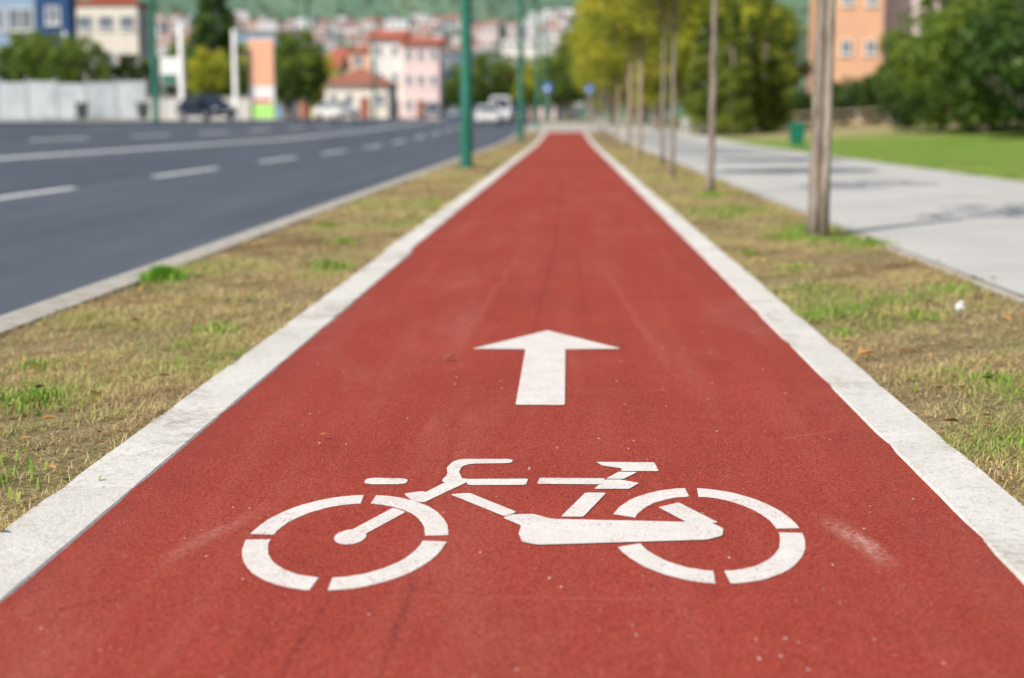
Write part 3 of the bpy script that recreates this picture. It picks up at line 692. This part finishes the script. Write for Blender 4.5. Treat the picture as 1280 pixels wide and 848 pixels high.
# ---------------------------------------------------------------- street furniture
def lamp_post(x,y,side,group,h=9.5,rad=.115):
    e=empty('lamp_post',(x,y,gz(x,y)-.02),label='tall teal green painted steel lamp post',category='lamp post',group=group)
    V,F=tube([(0,0,0),(0,0,.02),(0,0,1.4),(0,0,1.42),(0,0,5),(0,0,h-1),(.1*side,0,h-.3),(.9*side,0,h+.1),(1.8*side,0,h+.2)],[rad*1.05,rad*1.05,rad*1.05,rad,rad*.9,rad*.7,rad*.55,rad*.45,rad*.4],20)
    mesh('pole',V,F,POLE,parent=e,smooth=True)
    b=B().add(box(-.2,.2,-.2,.2,0,.03)); 
    for sx_ in (-.15,.15):
        for sy in (-.15,.15): b.add(tube([(sx_,sy,.03),(sx_,sy,.07)],[.02,.02],6))
    b.obj('base_plate',[POLE],parent=e)
    B().add(box(-.045,.045,-rad*1.05-.012,-rad*.8,.5,.95)).obj('access_door',[POLE],parent=e)
    V,F=tube([(1.7*side,0,h+.2),(2.0*side,0,h+.22),(2.4*side,0,h+.2),(2.5*side,0,h+.18)],[.06,.14,.12,.03],10); mesh('lamp_head',V,F,STEEL,parent=e,smooth=True)
for y in (29.7,64.5,99,134,169): lamp_post(-1.95,y,-1,'green lamp posts beside the lane')
for y in (70,112,150,188): lamp_post(-18.9,y,1,'green lamp posts on the far pavement',rad=.14)
for (x,y,h,rad) in ((-22.7,90,5.6,.16),(-20.4,94,5.4,.14),(-28.9,88,5.0,.12)):
    V,F=tube([(0,0,0),(0,0,.3),(0,0,.32),(0,0,h),(0,0,h+.06)],[rad*1.3,rad*1.3,rad,rad*.9,rad*.2],14)
    mesh('flagpole',V,F,WHITE,loc=(x,y,gz(x,y)),smooth=True,label='short white mast on the far pavement',category='pole',group='white masts across the road')
e=empty('notice_board',(-22.1,85,gz(-22.1,85)),label='white and green sign board on two posts',category='sign')
b=B(); 
for q in (-.4,.4): b.add(tube([(q,0,0),(q,0,3.4)],[.04,.04],8))
b.obj('post',[STEEL],parent=e); B().add(box(-.5,.5,-.06,-.02,2.0,3.45)).obj('board',[WHITE],parent=e)
B().add(box(-.44,.44,-.075,-.062,2.05,2.5)).obj('stripe',[POLE],parent=e)
e=empty('advertising_pylon',(-18.95,95,gz(-18.95,95)),label='tall pylon with orange upper and green lower panel',category='sign')
PO=simple('peach_orange_panel',(.80,.42,.27),(.74,.38,.24),1,.5); PG=simple('lime_green_panel',(.42,.75,.20),(.36,.68,.18),1,.5)
bevel(B().add(box(-.78,.78,0,.35,0,4.95)).obj('frame',[WHITE],parent=e),.02)
B().add(box(-.75,.75,-.03,-.003,2.1,4.9)).obj('upper_panel',[PO],parent=e); B().add(box(-.75,.75,-.03,-.003,.1,.95)).obj('lower_panel',[PG],parent=e)
B().add(box(-.60,.60,-.03,-.003,1.05,1.25)).obj('stripe',[RED],parent=e)
FP=simple('fence_panel',(.46,.50,.53),(.33,.37,.40),.9,.6)
e=empty('fence',(-33,77,gz(-33,77)),label='pale grey panel fence along the far pavement',category='fence')
for k in range(15):
    x=-11+k*1.52
    B().add(box(x,x+1.4,0,.05,.12,1.85+.06*((k*7)%3))).obj('panel',[FP],parent=e)
for k in range(16):
    B().add(box(-11-.1+k*1.52,-11-.02+k*1.52,-.02,.09,0,2.15)).obj('post',[STEEL],parent=e)
W_MID=wallmat('light_grey_render',(.56,.55,.53))
e=empty('low_wall',(-23.0,99,gz(-23,99)),label='low pale concrete wall behind the parked car',category='wall')
bevel(B().add(box(-4.5,3.4,0,.25,-.2,1.35)).obj('wall',[W_MID],parent=e),.02); bevel(B().add(box(-4.6,3.5,-.06,.31,1.353,1.46)).obj('coping',[CONC],parent=e),.02)
def waste_bin(x,y,s,mat,label,group=None):
    e=empty('waste_bin',(x,y,gz(x,y)-.01),label=label,category='waste bin',group=group)
    V=[];F=[]
    for z,w,d in ((.10,.36,.26),(.14,.40,.30),(.70,.50,.38),(.76,.50,.38)):
        z*=s; V+=[(-w*s/2,-d*s/2,z),(w*s/2,-d*s/2,z),(w*s/2,d*s/2,z),(-w*s/2,d*s/2,z)]
    for i in range(3):
        for k in range(4): F.append((i*4+k,i*4+(k+1)%4,i*4+4+(k+1)%4,i*4+4+k))
    F.append((3,2,1,0)); F.append((12,13,14,15)); bevel(mesh('bin_body',V,F,mat,parent=e),.015*s)
    bevel(B().add(box(-.28*s,.28*s,-.215*s,.215*s,.762*s,.82*s)).obj('lid',[mat],parent=e),.015*s)
    for q in (-.2,.2):
        B().add(box(q*s-.02,q*s+.02,-.02,.02,0,.11*s)).obj('leg',[STEEL],parent=e)
waste_bin(7.62,51.2,1.02,simple('green_plastic',(.01,.16,.10),(.008,.13,.08),4,.5),'green waste bin standing on the lawn beside walkway')
DK=simple('dark_plastic',(.05,.06,.065),None,4,.5)
waste_bin(-24.3,76.2,1.1,DK,'dark waste container beside the fence','dark waste containers'); waste_bin(-21.2,76.2,1.1,DK,'dark waste container beside the fence','dark waste containers')
e=empty('bench',(6.5,77,gz(6.5,77)),.5,label='white slatted bench beside the walkway',category='bench')
b=B(); 
for k in range(4): b.add(box(-.75,.75,-.22+k*.12,-.13+k*.12,.42,.46))
b.obj('seat',[WHITE],parent=e); b=B()
for k in range(3): b.add(box(-.75,.75,.27+k*.02,.30+k*.02,.52+k*.13,.62+k*.13))
b.obj('backrest',[WHITE],parent=e)
for q in (-.6,.6):
    b=B().add(box(q-.03,q+.03,-.2,-.14,0,.42)).add(box(q-.03,q+.03,.32,.36,0,.9)).add(box(q-.03,q+.03,-.14,.32,.36,.40)); b.obj('leg',[WHITE],parent=e)
BLU=simple('blue_sign_enamel',(.02,.13,.48),(.02,.12,.42),4,.4)
def sign(x,y,h,shape,label,s=.26):
    e=empty('traffic_sign',(x,y,gz(x,y)),label=label,category='traffic sign',group='blue signs at the lane end')
    V,F=tube([(0,0,0),(0,0,h+.3)],[.03,.03],10); mesh('post',V,F,STEEL,parent=e)
    if shape=='round':
        V,F=tube([(0,-.05,h),(0,-.035,h)],[s,s],28); mesh('plate',V,F,BLU,parent=e)
        b=B(); 
        for q in (-.11,.11):
            V=[];F=[]
            for i in range(16):
                a=6.283*i/16; V+=[(q+.09*math.cos(a),-.056,h-.05+.09*math.sin(a)),(q+.065*math.cos(a),-.056,h-.05+.065*math.sin(a))]
            for i in range(16): F.append((2*i,2*i+1,(2*i+3)%32,(2*i+2)%32))
            b.add((V,F))
        b.add(box(-.11,.0,-.06,-.057,h-.06,h-.035)).add(box(-.08,.09,-.0575,-.0565,h+.05,h+.075)); b.obj('symbol',[WHITE],parent=e)
    else:
        bevel(B().add(box(-s,s,-.05,-.035,h-s,h+s)).obj('plate',[BLU],parent=e),.01)
        mesh('symbol',[(-.16,-.056,h-.14),(.16,-.056,h-.14),(0,-.056,h+.14)],[(0,1,2)],WHITE,parent=e)
sign(-1.2,92,2.5,'square','square blue crossing sign on a steel post'); sign(1.35,95,2.45,'round','round blue bicycle sign on a steel post')

# ---------------------------------------------------------------- vehicles
def loop(hw,zb,zt,y,r=.12):
    return [(-hw,y,zb+r),(-hw+r*.7,y,zb),(hw-r*.7,y,zb),(hw,y,zb+r),(hw,y,(zb+zt)/2),(hw*.985,y,zt-r),(hw-r,y,zt),(-hw+r,y,zt),(-hw*.985,y,zt-r),(-hw,y,(zb+zt)/2)]
def loft(secs):
    n=len(secs[0]);V=[p for s in secs for p in s];F=[]
    for i in range(len(secs)-1):
        for k in range(n): F.append((i*n+k,i*n+(k+1)%n,(i+1)*n+(k+1)%n,(i+1)*n+k))
    F.append(tuple(range(n))[::-1]);F.append(tuple((len(secs)-1)*n+k for k in range(n)));return V,F
def lerp(a,b,t): return tuple(a[i]+(b[i]-a[i])*t for i in range(3))
def car(x,y,rz,paint,label,van=False,group='cars on and beside the road'):
    L,W,H=(4.9,1.9,2.1) if van else (4.3,1.78,1.46)
    e=empty('van' if van else 'car',(x,y,gz(x,y)),rz,label=label,category='van' if van else 'car',group=group)
    hw=W/2; zs=.95 if van else .9
    hull=loft([loop(hw*.8,.34,.62,-L/2,.08),loop(hw*.95,.24,.74,-L/2+.14),loop(hw,.2,zs-.06,-L/2+.75),loop(hw,.2,zs,-L*.22),loop(hw,.2,zs,L*.2),loop(hw,.22,zs+.02,L/2-.5),loop(hw*.96,.28,zs-.02,L/2-.08),loop(hw*.86,.4,zs-.12,L/2,.08)])
    mesh('body',*hull,paint,parent=e)
    y0,y1,t0,t1=(-L*.30,L*.47,-L*.14,L*.46) if van else (-L*.25,L*.43,-L*.07,L*.27)
    hb,ht=hw-.06,hw-.2
    Bq=[(-hb,y0,zs-.03),(hb,y0,zs-.03),(hb,y1,zs-.03),(-hb,y1,zs-.03)]; Tq=[(-ht,t0,H-.05),(ht,t0,H-.05),(ht,t1,H-.05),(-ht,t1,H-.05)]
    Rq=[(-ht*.9,t0+.15,H),(ht*.9,t0+.15,H),(ht*.9,t1-.1,H),(-ht*.9,t1-.1,H)]
    V=Bq+Tq+Rq; F=[(0,1,5,4),(1,2,6,5),(2,3,7,6),(3,0,4,7),(4,5,9,8),(5,6,10,9),(6,7,11,10),(7,4,8,11),(8,9,10,11)]
    mesh('roof',V,F,paint,parent=e)
    def pane(nm,a,b_,c,d,off,u0=.06,u1=.94,v0=.12,v1=.9):
        def q(u,v): p=lerp(lerp(a,b_,u),lerp(d,c,u),v); return tuple(p[i]+off[i] for i in range(3))
        mesh(nm,[q(u0,v0),q(u1,v0),q(u1,v1),q(u0,v1)],[(0,1,2,3)],GLASS,parent=e)
    pane('windscreen',Bq[0],Bq[1],Tq[1],Tq[0],(0,-.012,.01)); pane('rear_window',Bq[2],Bq[3],Tq[3],Tq[2],(0,.012,.01))
    for (a,b_,c,d,ox) in ((Bq[1],Bq[2],Tq[2],Tq[1],.012),(Bq[3],Bq[0],Tq[0],Tq[3],-.012)):
        pane('side_window',a,b_,c,d,(ox,0,0),.06,.48); pane('side_window',a,b_,c,d,(ox,0,0),.52,.93)
    for sx_ in (-1,1):
        for yy in (-L*.31,L*.31):
            w=empty('wheel',(sx_*(hw-.1),yy,.31)); w.parent=e
            V,F=tube([(-.1,0,0),(-.07,0,0),(.07,0,0),(.1,0,0)],[.28,.31,.31,.28],20); mesh('tyre',V,F,RUB,parent=w)
            V,F=tube([(sx_*.09,0,0),(sx_*.112,0,0)],[.19,.17],12); mesh('rim',V,F,STEEL,parent=w)
        bevel(B().add(box(sx_*hw*.62-.17,sx_*hw*.62+.17,-L/2-.0,-L/2+.2,.56,.70)).obj('headlight',[LAMP],parent=e),.03)
        bevel(B().add(box(sx_*hw*.75-.1,sx_*hw*.75+.1,L/2-.12,L/2+.012,.6,.82)).obj('tail_light',[TAIL],parent=e),.02)
        B().add(box(sx_*(hw+.02)-.07,sx_*(hw+.02)+.07,-L*.21,-L*.21+.1,zs,zs+.13)).obj('mirror',[paint],parent=e)
    B().add(box(-.4,.4,-L/2-.01,-L/2+.1,.38,.52)).obj('grille',[RUB],parent=e)
    B().add(box(-.26,.26,-L/2-.025,-L/2-.012,.40,.50)).obj('number_plate',[WHITE],parent=e)
    return e
CB=simple('dark_blue_car_paint',(.012,.02,.045),None,3,.2,.6); CW=simple('white_car_paint',(.72,.73,.74),None,3,.25,.6); CG=simple('grey_car_paint',(.16,.18,.21),None,3,.25,.6)
car(-20.8,88.0,math.radians(42),CB,'dark blue car parked beyond the far kerb')
car(-5.4,124,0,CW,'white van driving on the road',True)
car(-5.7,112,0,CW,'white car driving on the road')
car(-13.2,150,.1,CG,'dark grey car on the far carriageway')
car(-20.0,133,.9,CW,'white car parked beside the cream house')
car(-4.4,140,0,CB,'dark blue car driving on the road')
car(-9.5,160,0,CG,'grey car on the far carriageway')

# ---------------------------------------------------------------- light, sky, camera
E=math.radians(43); sdir=Vector((-.62*math.cos(E),-.785*math.cos(E),math.sin(E)))
w=bpy.data.worlds.new('World'); scene.world=w; w.use_nodes=True
sky=w.node_tree.nodes.new('ShaderNodeTexSky'); sky.sky_type='NISHITA'; sky.sun_disc=False
sky.sun_elevation=E; sky.sun_rotation=math.atan2(sdir.x,sdir.y); sky.air_density=1.0; sky.dust_density=2.0
bg=w.node_tree.nodes['Background']; w.node_tree.links.new(sky.outputs[0],bg.inputs[0]); bg.inputs[1].default_value=.115
sl=bpy.data.lights.new('sun','SUN'); sl.energy=5.0; sl.angle=math.radians(.5); sl.color=(1,.94,.84)
so=bpy.data.objects.new('sun',sl); COL.objects.link(so); so.rotation_euler=(-sdir).to_track_quat('-Z','Y').to_euler()
cam=bpy.data.cameras.new('camera'); co=bpy.data.objects.new('camera',cam); COL.objects.link(co)
co.location=(0,0,.92); co.rotation_euler=(math.radians(90-8.2),0,math.radians(2.058))
cam.sensor_width=36; cam.lens=53.44; cam.clip_end=6000; cam.clip_start=.05
cam.dof.use_dof=True; cam.dof.focus_distance=4.0; cam.dof.aperture_fstop=2.0
scene.camera=co
scene.view_settings.view_transform='Standard'; scene.view_settings.look='None'; scene.view_settings.exposure=0
